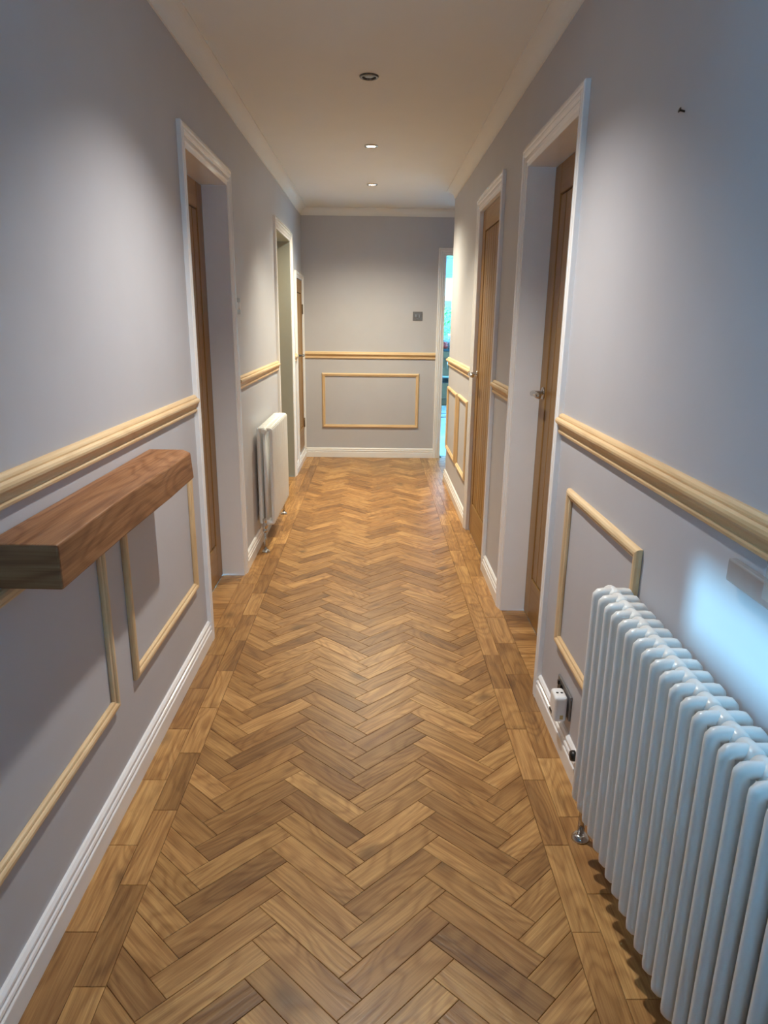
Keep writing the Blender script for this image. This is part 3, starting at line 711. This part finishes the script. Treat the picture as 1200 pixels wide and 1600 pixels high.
mb = MB(); mb.box((0.0, 11.23, 0.881), (2.44, 11.845, 0.920)); tag(bev(obj('worktop', mb, 'worktop'), 0.004), 'dark kitchen worktop under the window beyond the doorway', 'worktop')
# bar stool
sx, sy = 0.845, 8.45
e = empty('bar_stool', (sx, sy, 0))
mb = MB(); mb.lathe((0, 0, 0), [(0.0, 0.625), (0.15, 0.628), (0.175, 0.645), (0.175, 0.675), (0.15, 0.69), (0, 0.693)], 'z', 24); obj('seat', mb, 'dark', e)
for k in range(4):
    t = math.pi/4+k*math.pi/2; c, s_ = math.cos(t), math.sin(t)
    mb = MB(); mb.tube([(c*0.12, s_*0.12, 0.63), (c*0.19, s_*0.19, 0.02)], 0.012, 10); lg = obj('leg', mb, 'stool_leg', e)
    mb = MB(); mb.lathe((c*0.192, s_*0.192, 0), [(0.017, 0), (0.017, 0.025), (0.013, 0.03)], 'z', 10); obj('rubber_foot', mb, 'dark', lg)
mb = MB(); n = 24; mb.tube([(0.172*math.cos(2*math.pi*k/n), 0.172*math.sin(2*math.pi*k/n), 0.22) for k in range(n+1)], 0.008, 8); obj('footrest', mb, 'stool_leg', e)
tag(e, 'bar stool with dark seat glimpsed through the far doorway', 'stool')
# things on the worktop
mb = MB(); mb.lathe((1.12, 11.42, 0.92), [(0.0, 0.0), (0.045, 0.0), (0.06, 0.03), (0.058, 0.07), (0.045, 0.095), (0.048, 0.10), (0.043, 0.098), (0.05, 0.05), (0, 0.01)], 'z', 20)
tag(obj('bowl', mb, 'red'), 'small red pot on the kitchen worktop', 'pot')
mb = MB(); mb.lathe((1.03, 11.50, 0.92), [(0.0, 0), (0.035, 0), (0.036, 0.15), (0.014, 0.19), (0.013, 0.24), (0.016, 0.245), (0, 0.246)], 'z', 18)
tag(obj('bottle', mb, 'bottle'), 'green glass bottle on the kitchen worktop', 'bottle')
mb = MB(); mb.lathe((1.24, 11.52, 0.92), [(0.0, 0), (0.05, 0), (0.05, 0.16), (0.046, 0.165), (0, 0.166)], 'z', 18)
tag(obj('canister', mb, 'white_pl'), 'white canister on the kitchen worktop', 'canister')

# ------------------------------------------------------------------ outside the kitchen window
mb = MB(); mb.box((-40, KY1+0.21, -0.3), (60, 70, -0.12)); struct('ground', mb, 'grass')
e = empty('neighbour_house', (2.6, 24, -0.12))
mb = MB(); mb.box((-3, 24, -0.12), (9, 31, 3.0)); put('wall', mb, 'brick', e)
mb = MB(); mb.sweep([(0, 3.0), (-0.5, 2.95), (3.5, 5.6), (7.5, 2.95), (7, 3.0)], (-3.4, 24, 0), (9.4, 24, 0), (0, 1, 0), (0, 0, 1)); put('roof', mb, 'roof', e)
for x in (0.4, 2.1, 4.6):
    mb = MB(); mb.box((x, 23.93, 0.9), (x+1.1, 23.99, 2.1)); w = put('window', mb, 'gloss', e)
    mb = MB(); mb.box((x+0.08, 23.915, 0.98), (x+1.02, 23.929, 2.02)); p_ = put('pane', mb, 'lamp_off', e)
tag(e, 'pink brick house seen through the kitchen window', 'house')
rng = random.Random(3)
e = empty('shrub', (1.72, 17, -0.75))
mb = MB(); mb.tube([(0, 0, 0), (0.03, 0, 1.2), (0, 0.02, 1.9)], [0.05, 0.04, 0.02], 8); obj('trunk', mb, 'bark', e)
mb = MB()
for k in range(900):
    a, b_, r = rng.uniform(0, 6.283), rng.uniform(-1, 1), rng.uniform(0.5, 1)**0.5
    q = V((math.cos(a)*math.sqrt(1-b_*b_)*0.55*r, math.sin(a)*math.sqrt(1-b_*b_)*0.55*r, 1.95+b_*0.5*r))
    d1 = V((rng.gauss(0, 1), rng.gauss(0, 1), rng.gauss(0, 1))).normalized()*0.06; d2 = d1.orthogonal().normalized()*0.03
    mb.face([q-d1, q+d2, q+d1, q-d2])
o = obj('foliage', mb, 'leaf', e, merge=False); o['kind'] = 'stuff'
tag(e, 'round green shrub outside the kitchen window', 'shrub')
